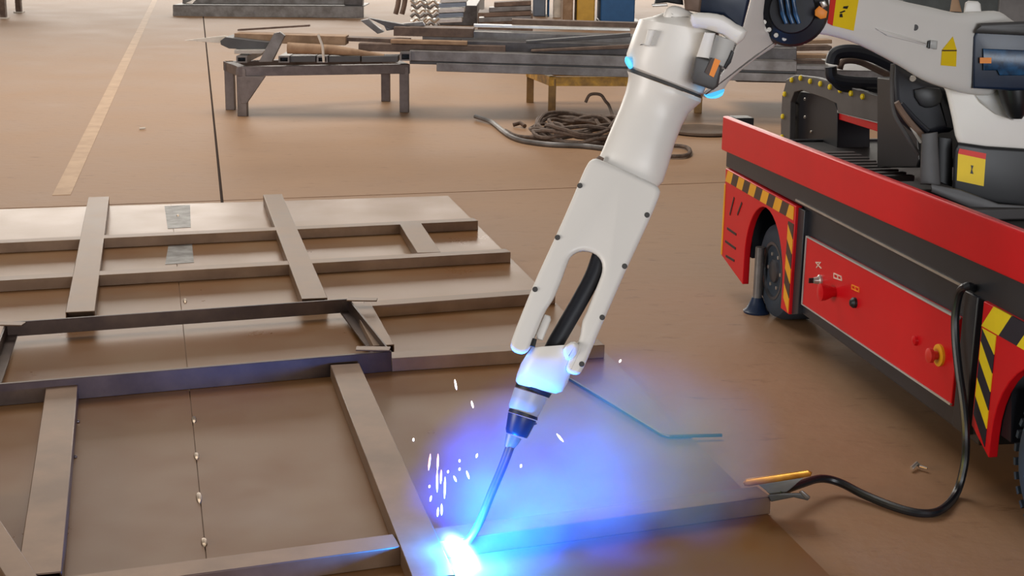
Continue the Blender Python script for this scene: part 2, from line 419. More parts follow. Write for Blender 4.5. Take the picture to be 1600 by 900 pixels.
# louvres in the front fender
for x0, y0, x1, y1 in ((1145,334,1151,310),(1157,334,1163,318),(1141,357,1154,366),(1138,377,1153,388),(1139,400,1151,407)):
    flat_marks([(x0,y0,x1,y1)], 'louvre_slot', 'black_plastic', ff, d=-.013, wd=.011)
# hazard tape: top band and rear band of the front fender
def tape(s0_, z0, s1_, z1, n, wd, cols, par, slant, d=-.0145):
    """n blocks from (s0,z0) to (s1,z1), band width wd measured across"""
    L = math.hypot(s1_-s0_, z1-z0); ts, tz = (s1_-s0_)/L, (z1-z0)/L; ns, nz = -tz, ts
    for i in range(n):
        a_, b_ = i/n*L, (i+1)/n*L
        q = []
        for t, k in ((a_, 0), (b_, 0), (b_+slant, wd), (a_+slant, wd)):
            t = min(max(t, 0), L); q.append((s0_+ts*t+ns*k, z0+tz*t+nz*k))
        sideprism(q, d, .006, 'hazard_stripe', cols[i % 2], 0, par)
tape(-.505,.515,.415,.515,11,.055, ('hazard_yellow','hazard_brown'), ff, .03)
tape(.425,.125,.425,.50,6,.065, ('hazard_yellow','hazard_brown'), ff, .05)
sideprism([(-.518,.16),(-.518,.50),(-.50,.50),(-.50,.16)], -.0145, .006, 'hazard_edge', 'hazard_yellow', 0, ff)
sideprism([(.43,.12),(.43,.57),(.50,.57),(.50,.14)], .0, .03, 'fender_post', 'cart_black', .003)
tape(2.035,.525,2.88,.525,8,.075, ('hazard_yellow_bright','hazard_navy'), fr, .06)
tape(2.125,.175,2.125,.52,6,.085, ('hazard_navy','hazard_yellow_bright'), fr, .075)
sideprism([(1.90,.16),(1.90,.60),(1.985,.60),(1.985,.16)], -.008, .03, 'panel_post', 'cart_black', .004)
# wheels
def wheel(s, name):
    zc, R = .215, .215
    c = CT(s, .04 if name == 'front' else .015, zc)
    w_ = MB().lathe(c, IN, [(.10,.012),(.125,.0),(.17,-.004),(.20,.01),(R,.045),(R,.16),(.20,.20),(.12,.205)], 40).build('wheel', 'tyre', cart)
    MB().lathe(c+IN*.002, OUT, [(.128,-.03),(.128,.004),(.115,.004),(.105,-.02),(.06,-.028),(.05,.0),(.035,.006),(.005,.006)], 32).build('rim', 'rim', w_)
    for k in range(6):
        t = k*math.pi/3; MB().lathe(c+AW*(.078*math.cos(t))+V((0,0,.078*math.sin(t)))+IN*.024, OUT, [(.009,0),(.009,.018),(.002,.02)], 6).build('wheel_nut', 'steel_bright', w_)
    if name == 'rear':
        for k in range(32):
            t = 2*math.pi*k/32; rd = AW*math.cos(t)+V((0,0,1))*math.sin(t); tn = rd.cross(IN)
            MB().box(c+rd*(R-.002)+IN*.04, .012, .07, .022, rd, IN, tn).build('tread_lug', 'tyre', w_)
wheel(.06, 'front'); wheel(2.45, 'rear')
# stabiliser foot
fp = G(1182, 488)
ft = MB().tube([fp+V((0,0,.03)), fp+V((0,0,.30))], .021, 12).build('stabiliser_leg', 'steel_mid', cart)
MB().lathe(fp, (0,0,1), [(.058,0),(.060,.008),(.048,.018),(.034,.045),(.024,.07)], 20).build('foot_pad', 'navy_plastic', ft)
# deck
dk = MB().hexa([CT(S1-.03,.02,.655),CT(S1-.03,WID-.02,.655),CT(S0+.04,WID-.02,.655),CT(S0+.04,.02,.655),CT(S1-.03,.02,.70),CT(S1-.03,WID-.02,.70),CT(S0+.04,WID-.02,.69),CT(S0+.04,.02,.69)]).build('deck', 'dark_grey', cart)
for k in range(9):
    s = -.05+k*.075; MB().hexa([CT(s+.03,.03,.692),CT(s+.03,.42,.692),CT(s,.42,.692),CT(s,.03,.692),CT(s+.03,.03,.722),CT(s+.03,.42,.722),CT(s,.42,.722),CT(s,.03,.722)]).build('grille_slat', 'mid_grey', cart, bevel=.004)

# cable carrier plate on the deck
DC = .42
def on_plane(x, y, d): return on_side(x, y, d)
cc = thing('cable_carrier', CT(.5, DC+.1, .70), 'black cable chain arch with a row of yellow bolts on the cart deck', 'cable carrier')
outer = [(1220,250),(1220,190),(1222,150),(1229,124),(1243,117),(1275,121),(1320,134),(1376,151),(1376,192),(1309,176),(1307,162),(1290,154),(1252,141),(1241,144),(1235,160),(1233,250)]
def deck_prism(pts, d, T, name, m_, par, bevel=.003):
    return MB().prism([on_plane(x, y, d) for x, y in pts], IN*T).build(name, m_, par, bevel=bevel)
deck_prism(outer, DC, .03, 'side_plate', 'dark_grey', cc)
deck_prism([(1232,140),(1300,150),(1308,170),(1308,262),(1232,240)], DC+.05, .16, 'chain_box', 'black_rubber', cc)
deck_prism(outer, DC+.22, .03, 'side_plate', 'dark_grey', cc)
for x, y in ((1227,147),(1224,182),(1223,214),(1238,125),(1252,122),(1267,127),(1283,131),(1298,136),(1314,141),(1331,146),(1349,151)):
    MB().lathe(on_plane(x, y, DC), OUT, [(.013,0),(.013,.008),(.008,.012)], 10).build('yellow_bolt', 'hazard_yellow_bright', cc)
for x, y in ((1243,160),(1258,155),(1241,183),(1258,183),(1268,206)):
    MB().lathe(on_plane(x, y, DC+.05), OUT, [(.008,0),(.006,.006)], 8).build('link_pin', 'steel_bright', cc)
rb = deck_prism([(1308,176),(1372,193),(1372,206),(1308,186)], DC+.06, .25, 'lamp_bar', 'cart_red', cc)
deck_prism([(1308,172),(1372,189),(1372,193),(1308,176)], DC+.05, .26, 'bar_edge', 'robot_grey', cc, 0)
cbx = tag(MB().prism([on_plane(x, y, .33) for x, y in ((1370,120),(1425,126),(1436,250),(1432,262),(1370,262))], IN*.3).build('control_box', 'black_plastic', None, bevel=.006), 'tall black control box on the cart deck beside the cable chain', 'control box')

# ------------------------------------------------------------------ welding robot
TIP = D(716, 857, 3.47)
BX = CT(1.08, .52, .70)
def Yr(px):
    k = (px-800)/2200*1.0
    x0, y0, x1, y1 = -.135, 3.47, BX.x, BX.y
    t = (k*y0*1.03 - x0)/((x1-x0) - k*1.03*(y1-y0)); return y0 + (y1-y0)*t
rob = thing('welding_robot', BX, 'large white jointed robot arm with black motors holding a welding torch', 'robot')
W_ = 'robot_white'
YE = Yr(1235)          # elbow depth
YH = Yr(1040)
# base
MB().box(BX+V((0,0,.02)), .56, .62, .04, AW, IN).build('base_flange', 'dark_grey', rob, bevel=.006)
YB = BX.y-.22
bb = MB(); pillow(bb, [(1497,222),(1540,228),(1660,236),(1660,330),(1560,322),(1488,300),(1490,235)], YB, .40, .015, 3, 1); base = bb.build('base', 'black_plastic', rob)
bb = MB(); pillow(bb, [(1440,209),(1465,206),(1470,290),(1437,288)], YB+.02, .3, .008, 2, 1); bb.build('junction_box', 'dark_grey', rob)
bb = MB(); pillow(bb, [(1466,214),(1488,216),(1488,292),(1466,285)], YB+.06, .25, .008, 2, 1); bb.build('junction_box', 'black_plastic', rob)
bb = MB(); pillow(bb, [(1455,287),(1500,296),(1560,318),(1660,326),(1660,345),(1540,335),(1455,300)], YB-.05, .1, .006, 2, 1); bb.build('base_rim', 'dark_grey', rob)
def label(par, quad, Y, m_, name='warning_label', T=.003):
    mb = MB(); d = ray(*quad[0]).normalized()
    mb.prism([D(x, y, Yf(Y,x,y))-d*T for x, y in quad], d*T*2.5); return mb.build(name, m_, par)
lb = label(base, ((1497,240),(1540,249),(1537,291),(1495,282)), YB, 'label_yellow')
label(lb, ((1499,232),(1541,240),(1540,249),(1497,240)), YB, 'label_red', 'label_header', .004)
label(lb, ((1517,258),(1521,259),(1519,265),(1521,272),(1516,271),(1518,264)), YB, 'black_plastic', 'label_mark', .0045)
# shoulder casting
YS = BX.y-.20
bb = MB(); pillow(bb, [(1466,112),(1477,142),(1487,185),(1496,222),(1520,232),(1580,236),(1650,236),(1660,180),(1655,90),(1600,60),(1520,70)], YS, .36, .022, 4, 3); bb.build('shoulder', W_, rob)
bb = MB(); pillow(bb, [(1518,140),(1560,138),(1584,188),(1555,178),(1532,160)], YS-.012, .05, .003, 2, 1); bb.build('shoulder_rib', 'robot_grey', rob)
# upper arm
UA = plane3(D(1260,30,YE-.075), D(1520,90,YS-.11), D(1260,30,YE-.075)+V((0,0,1)))
bb = MB(); pillow(bb, [(1258,36),(1268,0),(1290,-35),(1345,-38),(1375,-12),(1405,0),(1450,10),(1480,17),(1500,20),(1535,17),(1562,18),(1583,32),(1605,45),(1628,80),(1628,130),(1605,146),(1560,150),(1515,148),(1475,138),(1440,125),(1400,101),(1340,70),(1300,57),(1272,51)], UA, .24, .04, 5, 3)
ua = bb.build('upper_arm', W_, rob)
bb = MB(); pillow(bb, [(1505,24),(1508,4),(1513,1),(1528,2),(1532,6),(1534,24)], UA(1520,20)+.06, .06, .008, 3, 1); bb.build('lifting_lug', W_, ua)
bb = MB(); pillow(bb, [(1484,18),(1488,-6),(1496,-8),(1503,19)], UA(1490,10)+.10, .03, .004, 2, 1); bb.build('cable_clip', 'wood_tan', ua)
bb = MB(); pillow(bb, [(1368,44),(1390,50),(1448,66),(1447,71),(1385,56)], lambda x, y: UA(x,y)-.008, .03, .006, 3, 1); bb.build('cast_ridge', W_, ua)
bb = MB(); pillow(bb, [(1452,62),(1465,64),(1464,77),(1451,75)], UA(1457,70)-.012, .03, .005, 2, 1); bb.build('cable_bracket', 'robot_grey', ua)
bb = MB(); pillow(bb, [(1450,64),(1454,63),(1453,76),(1448,74)], UA(1452,70)-.015, .03, .003, 2, 1); bb.build('bracket_pad', 'black_plastic', ua)
bb = MB(); disc(bb, 1430, 43, UA(1430,43), .010, .004, 12); bb.build('screw', 'dark_grey', ua)
l1 = label(ua, ((1307,-6),(1342,-2),(1334,48),(1301,40)), UA, 'label_yellow')
label(l1, ((1298,-6),(1307,-6),(1301,40),(1293,36)), UA, 'label_red', 'label_header', .004)
for q in (((1318,10),(1326,9),(1324,14),(1317,13)), ((1312,22),(1316,21),(1317,27),(1312,27)), ((1312,19),(1320,16),(1321,18),(1313,21))):
    label(l1, q, UA, 'black_plastic', 'label_mark', .0045)
l2 = label(ua, ((1472,78),(1489,57),(1495,78),(1494,104),(1470,102)), UA, 'label_yellow')
label(l2, ((1472,78),(1495,78),(1495,80),(1472,80)), UA, 'hazard_brown', 'label_line', .0045)
# shoulder motor
YM = UA(1560,90)-.10
bb = MB(); pillow(bb, [(1520,58),(1530,40),(1590,38),(1640,40),(1640,140),(1580,142),(1519,138)], YM, .2, .012, 3, 1); sm = bb.build('shoulder_motor', 'navy_plastic', rob)
bb = MB(); pillow(bb, [(1524,52),(1532,36),(1600,33),(1640,36),(1640,58),(1590,55)], YM-.02, .16, .012, 3, 1); bb.build('motor_cap', 'dark_grey', sm)
bb = MB(); pillow(bb, [(1536,76),(1640,80),(1640,118),(1562,118),(1558,110),(1536,110)], YM-.012, .05, .005, 2, 1); bb.build('motor_cover', 'blue_plastic_and_glint', sm)
label(sm, ((1531,90),(1549,90),(1549,99),(1531,99)), YM-.013, 'label_orange', 'sticker')
bb = MB(); loft(bb, [((1560,140),(1606,138),.05), ((1565,160),(1604,160),.05), ((1574,180),(1600,180),.035), ((1580,186),(1596,186),.02)], YM+.06); bb.build('motor_plug', 'black_plastic', sm)
bb = MB(); pillow(bb, [(1500,62),(1512,52),(1522,60),(1520,138),(1508,122),(1500,100)], YM+.06, .1, .012, 3, 2); bb.build('motor_flange', 'robot_grey', sm)
# elbow motor
d_e = ray(1238, 18).normalized(); ce = D(1238, 16, YE-.02)
em = MB().lathe(ce, -d_e, [(.108,-.20),(.108,.0),(.10,.02),(.07,.035),(.065,.06),(.005,.062)], 40).build('elbow_motor', 'black_rubber', rob)
for k in range(3):
    bb = MB(); x = 1216+k*10; pillow(bb, [(x,-6),(x+6,-8),(x+10,20),(x+16,36),(x+10,38),(x+3,22)], YE-.10, .05, .004, 2, 1); bb.build('motor_glint', 'blue_plastic_and_glint', em)  # blue glints on the dark motor, drawn as raised coloured strips
for k in range(9):
    t = math.radians(20+k*17); x, y = 1238+48*math.cos(t), 16+46*math.sin(t)
    bb = MB(); disc(bb, x, y, YE-.04, .008, .008, 8); bb.build('flange_bolt', 'steel_bright', em)
bb = MB(); pillow(bb, [(1273,16),(1280,9),(1293,18),(1291,28),(1282,30),(1273,24)], YE-.13, .05, .005, 2, 1); bb.build('connector', 'label_orange', em)
bb = MB(); pillow(bb, [(1280,3),(1289,1),(1293,9),(1285,13)], YE-.12, .04, .004, 2, 1); bb.build('connector_nut', 'steel_bright', em)
# elbow link and housing
YK = YE-.06
bb = MB(); pillow(bb, [(1181,-30),(1172,5),(1161,42),(1150,72),(1138,98),(1120,125),(1098,146),(1103,153),(1122,151),(1131,140),(1139,127),(1152,115),(1182,91),(1215,68),(1203,55),(1193,30),(1195,0),(1199,-30)], plane3(D(1200,40,YK), D(1090,140,YH-.05), D(1200,40,YK)+V((.1,-.1,1))), .13, .010, 3, 3); bb.build('elbow_link', W_, rob)
YH0 = YH-.12
hp = lambda x, y: YH0
bb = MB()
loft(bb, [((1036,20),(1096,22),.06), ((1020,26),(1112,30),.10), ((1000,30),(1122,50),.12), ((990,55),(1118,95),.125), ((980,84),(1104,128),.125), ((979,100),(1097,146),.12), ((984,106),(1092,148),.11)], YH, 36, .8)
hs = bb.build('elbow_housing', W_, rob)
bb = MB(); pillow(bb, [(1036,30),(1041,14),(1052,9),(1064,11),(1078,18),(1090,28),(1080,40),(1050,42)], YH0+.03, .18, .025, 4, 3); bb.build('housing_boss', W_, hs)
bb = MB(); loft(bb, [((983,104),(1093,147),.114), ((981,111),(1095,153),.114)], YH, 36, .85); bb.build('seam_ring', 'seam_dark', hs)
bb = MB(); pillow(bb, [(1012,46),(1024,47),(1016,72),(1000,71),(1001,68),(1007,68)], YH0-.004, .03, .004, 2, 1); bb.build('cast_tab', W_, hs)
bb = MB(); pillow(bb, [(978,88),(984,92),(989,104),(984,108),(979,102),(976,95)], YH0+.05, .05, .004, 2, 2); plab(bb.build('arc_glint', 'glint_cyan', hs), 'small painted cyan glint at the housing edge')  # cyan glints of the arc, made as glowing strips
bb = MB(); pillow(bb, [(1100,147),(1112,150),(1128,143),(1132,139),(1129,149),(1118,154),(1105,153)], YH0-.005, .05, .003, 2, 2); plab(bb.build('arc_glint', 'glint_cyan', hs), 'small painted cyan glint under the elbow')
bb = MB(); pillow(bb, [(1080,22),(1108,20),(1132,25),(1150,37),(1168,49),(1152,70),(1128,54),(1100,45),(1082,42)], YH0-.05, .14, .015, 4, 2); bb.build('top_bracket', W_, hs)
bb = MB(); pillow(bb, [(1101,50),(1118,52),(1108,92),(1088,89)], YH0-.055, .1, .005, 2, 1); bb.build('connector_cover', W_, hs)
bb = MB(); pillow(bb, [(1118,54),(1150,64),(1136,108),(1106,94)], YH0-.045, .1, .005, 2, 1); bb.build('connector_cover', 'robot_grey', hs)
bb = MB(); pillow(bb, [(1087,89),(1108,93),(1112,90),(1128,105),(1122,135),(1114,141),(1082,130),(1080,122)], YH0-.06, .1, .008, 3, 1); cn = bb.build('motor_connector', 'dark_grey', hs)
label(cn, ((1117,91),(1126,95),(1115,121),(1108,117)), YH0-.062, 'label_orange', 'sticker')
label(cn, ((1111,92),(1117,91),(1108,117),(1101,113)), YH0-.062, 'hazard_brown', 'sticker')
bb = MB(); pillow(bb, [(1143,78),(1147,82),(1142,98),(1133,109),(1131,104),(1138,90)], YH0-.05, .04, .003, 2, 1); bb.build('cable_gland', 'black_plastic', hs)
bb = MB(); pillow(bb, [(1080,-40),(1180,-40),(1172,0),(1160,46),(1130,24),(1086,19)], YH0+.06, .16, .01, 3, 1); bb.build('roll_motor', 'navy_plastic', rob)
bb = MB(); pillow(bb, [(1066,-30),(1100,-30),(1094,20),(1070,16)], YH0+.04, .05, .01, 3, 1); bb.build('cable_sleeve', 'steel_rust', rob)
bb = MB(); pillow(bb, [(1022,6),(1042,4),(1068,8),(1064,-30),(1030,-30)], YH0+.08, .08, .006, 2, 1); bb.build('motor_bracket', 'black_plastic', rob)
bb = MB(); pillow(bb, [(1018,6),(1042,5),(1044,10),(1020,11)], YH0+.05, .05, .003, 2, 1); bb.build('bracket_lip', 'steel_bright', rob)
# forearm
YA = lambda x, y: YH + (3.60-YH)*min(max((y-130)/470, 0), 1)
bb = MB()
loft(bb, [((980,111),(1096,154),.112), ((982,118),(1095,160),.114), ((981,128),(1087,167),.108), ((977,145),(1076,177),.095), ((968,170),(1065,197),.085), ((954,203),(1054,225),.08), ((943,230),(1044,260),.070), ((936,246),(1036,284),.06), ((930,262),(1020,300),.04)], YA, 36, .9)
fa = bb.build('forearm', W_, rob)
bb = MB(); loft(bb, [((936,243),(944,247),.008), ((930,248),(942,252),.008)], lambda x, y: YA(x,y)-.05, 10); bb.build('cover_notch', 'steel_rust', fa)
# wrist cover
fork = [(917,258),(923,250),(932,247),(945,252),(975,265),(1005,279),(1024,288),(1031,296),(1030,308),(1010,355),(975,430),(945,498),(925,545),(912,575),(905,585),(896,586),(887,582),(885,574),(890,560),(897,546),(904,534),(908,518),(910,503),(917,488),(926,465),(936,440),(941,425),(941,412),(936,402),(926,395),(912,392),(900,395),(891,402),(886,413),(878,435),(870,455),(863,470),(853,485),(846,500),(838,520),(830,540),(824,550),(815,554),(804,551),(798,544),(799,532),(815,490),(840,430),(870,365),(895,308),(910,272)]
YF = plane3(D(900,250,YA(900,250)-.085), D(1030,250,YA(900,250)-.085), D(850,580,YA(850,580)-.085))
bb = MB(); pillow(bb, fork, YF, .10, .014, 4, 2); wc = bb.build('wrist_cover', W_, rob)
for x, y in ((906,290),(871,371),(836,452),(1011,336),(976,416),(941,496),(909,569)):
    bb = MB(); disc(bb, x, y, YF(x,y)+.003, .0075, .006, 10); bb.build('cover_screw', 'seam_dark', wc)
bb = MB(); bb.tube(smooth3([D(x, y, YF(x,y)+.05) for x, y in ((945,380),(936,405),(926,432),(907,468),(884,508),(866,540),(852,572))], 5), px2m(13.5, 3.65), 14); plab(bb.build('torch_hose', 'black_rubber', rob), 'thick black hose in the wrist slot')
bb = MB(); pillow(bb, [(851,491),(860,494),(861,500),(848,532),(839,530),(838,522)], lambda x, y: YF(x,y)+.012, .05, .006, 3, 1); bb.build('wrist_tab', W_, rob)
bb = MB(); pillow(bb, [(832,528),(839,530),(836,543),(828,541)], lambda x, y: YF(x,y)+.002, .04, .003, 2, 1); bb.build('wrist_clip', 'black_plastic', rob)
# wrist body
YW = 3.60
bb = MB(); loft(bb, [((829,543),(908,537),.045), ((824,552),(903,555),.055), ((814,568),(893,578),.06), ((808,584),(887,597),.06), ((806,594),(879,611),.055), ((808,600),(868,615),.045)], YW, 32, .75); bb.build('wrist', W_, rob)
bb = MB(); pillow(bb, [(880,545),(892,534),(902,536),(905,545),(896,560),(884,562)], YW-.06, .10, .012, 3, 2); bb.build('wrist_ear', W_, rob)
# torch
torch = MB(); loft(torch, [((807,597),(862,615),.047), ((805,604),(858,622),.047)], YW, 24); tr = plab(torch.build('torch', 'black_rubber', rob), 'welding torch with black mounting ring')
YT = lambda x, y: YW + (3.47-YW)*min(max((y-600)/257, 0), 1)
bb = MB(); loft(bb, [((804,605),(855,622),.042), ((800,617),(850,634),.042), ((795,632),(842,649),.041), ((796,638),(840,652),.037)], YT, 28); bb.build('torch_barrel', 'robot_grey', tr)
bb = MB(); loft(bb, [((796,637),(840,652),.040), ((794,643),(840,657),.040)], YT, 24); bb.build('torch_band', 'black_rubber', tr)
bb = MB(); loft(bb, [((794,644),(838,658),.038), ((790,670),(826,681),.034), ((791,676),(823,685),.028)], YT, 24); bb.build('torch_cap', 'navy_plastic', tr)
bb = MB(); pillow(bb, [(828,658),(838,660),(839,663),(828,666)], YT(830,660)-.005, .01, .002, 2, 1); bb.build('cap_lever', 'navy_plastic', tr)
bb = MB(); loft(bb, [((791,677),(815,686),.02), ((789,688),(810,694),.016), ((788,697),(802,703),.011)], YT, 20); bb.build('torch_collar', 'steel_mid', tr)
nk = smooth3([D(x, y, YT(x,y)) for x, y in ((797,698),(785,730),(768,770),(752,810),(742,830),(730,846),(717,856))], 4)
bb = MB(); bb.tube(nk, [.0125+(.0105-.0125)*i/(len(nk)-1) for i in range(len(nk)-4)]+[.009,.008,.006,.004], 14); bb.build('torch_neck', 'steel_dark', tr)
# dress pack under the arm
bb = MB(); pillow(bb, [(1396,98),(1440,122),(1474,138),(1478,150),(1492,200),(1470,208),(1440,213),(1405,190),(1394,150)], YS+.12, .2, .03, 4, 2); dp = bb.build('dress_pack', 'black_rubber', rob)
bb = MB(); pillow(bb, [(1428,140),(1468,138),(1470,160),(1455,168),(1438,165)], YS+.105, .04, .008, 2, 2); bb.build('pack_recess', 'black_plastic', dp)
bb = MB(); disc(bb, 1426, 123, YS+.12, .012, .012, 10); bb.build('pack_bolt', 'steel_bright', dp)
for pts, r, m_ in (([(1395,100),(1393,140),(1396,175),(1412,205),(1436,242)], .008, 'dark_grey'), ([(1400,160),(1412,178),(1425,195),(1442,213)], .012, 'steel_rust'), ([(1404,165),(1420,190),(1440,222)], .008, 'robot_grey'), ([(1408,162),(1430,186),(1450,205)], .009, 'black_rubber')):
    MB().tube(smooth3([D(x, y, YS+.08) for x, y in pts]), r, 8).build('dress_cable', m_, rob)

# coiled cables on the deck beyond the cart
YC = 6.1
for i, (pts, r, lab) in enumerate((
    ([(1300,100),(1306,84),(1330,80),(1360,86),(1395,102),(1440,128)], .030, 'topmost thick black hose looping out behind the cable chain'),
    ([(1298,104),(1302,122),(1330,128),(1370,130),(1410,134)], .026, 'black hose curling low beside the row of yellow bolts'),
    ([(1312,108),(1318,96),(1340,96),(1368,108),(1400,124)], .014, 'thin brown cable inside the loop of black hoses'),
    ([(1296,112),(1312,136),(1350,140),(1400,142)], .016, 'lowest black hose lying over the cable chain top'))):
    tag(MB().tube(smooth3([D(x, y, YC+i*.05) for x, y in pts]), r, 10).build('hose', 'black_rubber' if i != 2 else 'steel_rust'), lab, 'hose', 'hoses behind the cable chain')

# ------------------------------------------------------------------ earth lead
eE = G(1203, 777, .058); Yc = eE.y
lead = thing('earth_lead', G(1300, 775, 0), 'black earth cable ending in a brass-handled clamp on the tube end', 'cable')
cpts = [on_side(1524,452,.01)] + [on_side(x,y,-.04) for x,y in ((1512,447),(1500,456),(1493,490),(1493,530),(1498,580),(1505,630),(1509,680),(1507,725))] + [ G(1494,771,.015), G(1470,797,.015), G(1440,802,.015), G(1400,793,.015), G(1350,773,.02), G(1312,754,.035), G(1282,748,.05), G(1250,757,.06), D(1215,770,Yc)]
MB().tube(smooth3(cpts, 6), .0125, 10).build('cable', 'cable_black', lead)
def clamp(outl, Y, T, r, name, m_, k=2):
    bb = MB(); pillow(bb, outl, Y, T, r, 3, 1); return bb.build(name, m_, lead)
clamp([(1161,754),(1166,748),(1215,741),(1262,734),(1269,738),(1267,744),(1215,753),(1170,760),(1163,759)], Yc-.03, .05, .006, 'clamp_handle', 'brass')
clamp([(1185,757),(1196,766),(1204,774),(1224,773),(1240,760),(1255,746),(1215,752)], Yc-.005, .015, .003, 'clamp_web', 'mid_grey')
clamp([(1200,773),(1225,770),(1250,770),(1266,778),(1262,782),(1240,777),(1205,784)], Yc-.02, .04, .004, 'clamp_jaw', 'dark_grey')
clamp([(1248,768),(1254,766),(1266,776),(1264,780),(1258,779)], Yc-.025, .03, .003, 'jaw_tip', 'steel_mid')
# weld seams along the near tube
for x0, y0, x1, y1 in ((990,829,1045,819),(1150,805,1202,797)):
    MB().tube([G(x0,y0,ZP+.004), G((x0+x1)/2,(y0+y1)/2,ZP+.005), G(x1,y1,ZP+.004)], .006, 8).build('weld_seam', 'steel_bright', frame)

# small things on the floor
tag(MB().tube([G(890,592,ZP+.006), G(960,634,ZP+.006), G(1034,679,ZP+.006), G(1046,682,ZP+.006), G(1128,680,ZP+.006)], .006, 8).build('bent_rod', 'cable_black'), 'thin black bent rod lying on the sheet right of the wrist', 'rod')
tag(MB().tube([G(1424,732,.012), G(1433,724,.016), G(1438,729,.012), G(1449,732,.012)], [.006,.007,.006,.004], 8).build('metal_scrap', 'steel_bright'), 'small bright bent metal scrap on the floor near the cart', 'scrap')
tag(MB().tube([G(218,201,.008), G(227,200,.01)], .008, 6).build('metal_scrap', 'paper_white'), 'tiny white scrap on the floor beside the painted line', 'scrap')
tag(MB().tube([G(802,195,.02), G(813,192,.035), G(820,197,.02)], .018, 8).build('metal_scrap', 'steel_rust'), 'small dark scrap between the cable pile and the bright wire', 'scrap')

# ------------------------------------------------------------------ trestles and stock
def trestle(name, legs, H_, w_, label_, m_leg, m_rail, brace):
    """legs: front-left, front-right, back-right, back-left ground points"""
    c = sum((V(p) for p in legs), V())/4
    t = thing(name, (c.x, c.y, 0), label_, 'trestle', 'trestles')
    for p in legs:
        MB().box((p[0], p[1], (H_-.02)/2), w_, w_, H_-.02).build('leg', m_leg, t, bevel=.004)
    rh = .085
    for i in range(4):
        a_, b_ = V(legs[i]), V(legs[(i+1) % 4]); d = (b_-a_).normalized(); n = V((-d.y, d.x, 0))
        MB().box(V(((a_.x+b_.x)/2, (a_.y+b_.y)/2, H_-rh/2)), (b_-a_).length+w_*1.04, w_*1.04, rh, d, n).build('rail', m_rail, t, bevel=.004)
    if brace:
        a_ = V(legs[0]); MB().prism([a_+V((w_/2,-w_/2-.002,H_-rh)), a_+V((w_/2+.17,-w_/2-.002,H_-rh)), a_+V((w_/2,-w_/2-.002,H_-rh-.24)), a_+V((w_/2-.05,-w_/2-.002,H_-rh-.24)), a_+V((-w_/2,-w_/2-.002,H_-rh))], (0,.05,0)).build('gusset', m_leg, t, bevel=.003)
    return t
L1 = [G(380,181), G(632,175), G(603,158), G(361,171)]
TH = .44
trestle('steel_trestle', L1, TH, .085, 'low dark steel trestle with a corner gusset holding planks and tubes', 'bench_steel', 'bench_steel', True)
Yt = L1[0].y
L2_ = [G(862,176), G(1090,176), G(1060,160), G(828,160)]
t2 = trestle('steel_trestle', L2_, .335, .07, 'low trestle with a yellow rail and gold legs behind the robot forearm', 'gold_steel', 'yellow_rail', False)
Y2 = L2_[0].y
GS = 'stock lying on the trestles'
def bar(name, pts, Y, T, m_, label_, cat, bevel=.004, group=GS):
    return tag(MB().prism([D(x, y, Y) for x, y in pts], (0, T, 0)).build(name, m_, None, bevel=bevel), label_, cat, group)
def strip(x0, y0, x1, y1, h): return [(x0,y0),(x1,y1),(x1,y1+h),(x0,y0+h)]
bar('wooden_plank', strip(366,52,540,57,14), Yt+.25, .25, 'wood_tan', 'tan wooden plank on top of the left trestle', 'plank')
bar('steel_plate', [(344,64),(352,58),(420,66),(420,78),(358,76),(345,70)], Yt+.12, .35, 'dark_grey', 'dark rounded plate under the tan plank on the left trestle', 'plate')
bar('paper_sheet', [(288,63),(350,56),(362,58),(352,68)], Yt+.3, .03, 'paper_white', 'pale pointed sheet sticking out left of the left trestle', 'sheet', .002)
bar('steel_rod', strip(371,45.5,484,38.5,3), Yt+.42, .03, 'steel_rust', 'thin dark rod lying above the tan plank', 'rod', .003)
bar('steel_angle', [(404,97),(428,52),(437,50),(445,56),(425,97)], Yt-.05, .06, 'steel_mid', 'short steel angle leaning diagonally across the left trestle', 'steel angle')
bar('timber_strip', strip(447,55,640,62,6), Yt+.35, .2, 'steel_rust', 'brown timber strip right of the leaning angle', 'timber')
bar('flat_bar', [(366,78),(415,78),(408,84),(366,84)], Yt+.02, .3, 'steel_bright', 'bright short flat bar at the left end of the left trestle', 'flat bar', .002)
pp_ = [D(449,75,Yt-.0), D(520,78,Yt+.02), D(600,88,Yt+.04)]
tag(MB().tube(pp_, [.05,.045,.02], 12).build('steel_pipe', 'wood_tan'), 'tapering tan pipe on the left trestle', 'pipe', GS)
tag(MB().tube([D(497,54,Yt-.06), D(504,72,Yt-.07), D(506,97,Yt-.05)], .012, 6).build('tie_wire', 'paper_white'), 'pale tie wire hanging over the tan pipe', 'wire', GS)
for x, lab in ((369,'square tube end at the left corner of the left trestle'), (435,'square tube end just right of the leaning angle'), (495,'square tube end below the pale tie wire'), (625,'square tube end at the right corner of the left trestle')):
    w__ = 17; y0 = 87.5 if x < 600 else 82; h = 10.5 if x < 600 else 13
    t_ = thing('square_tube', D(x+w__/2, y0+h, Yt-.04), lab, 'tube', GS)
    o_, i_ = strip(x, y0, x+w__, y0, h), strip(x+2.5, y0+2.5, x+w__-2.5, y0+2.5, h-4.5)
    rr = [[D(a_, b_, Yt-.04)+V((0,dy,0)) for a_, b_ in q] for q, dy in ((i_, .3), (i_, 0), (o_, 0), (o_, .9))]
    MB().rings(rr, cap=False).build('wall', 'steel_mid', t_)
    MB().prism([D(a_, b_, Yt-.04)+V((0,.12,0)) for a_, b_ in i_], (0,.02,0)).build('inside', 'black_rubber', t_)
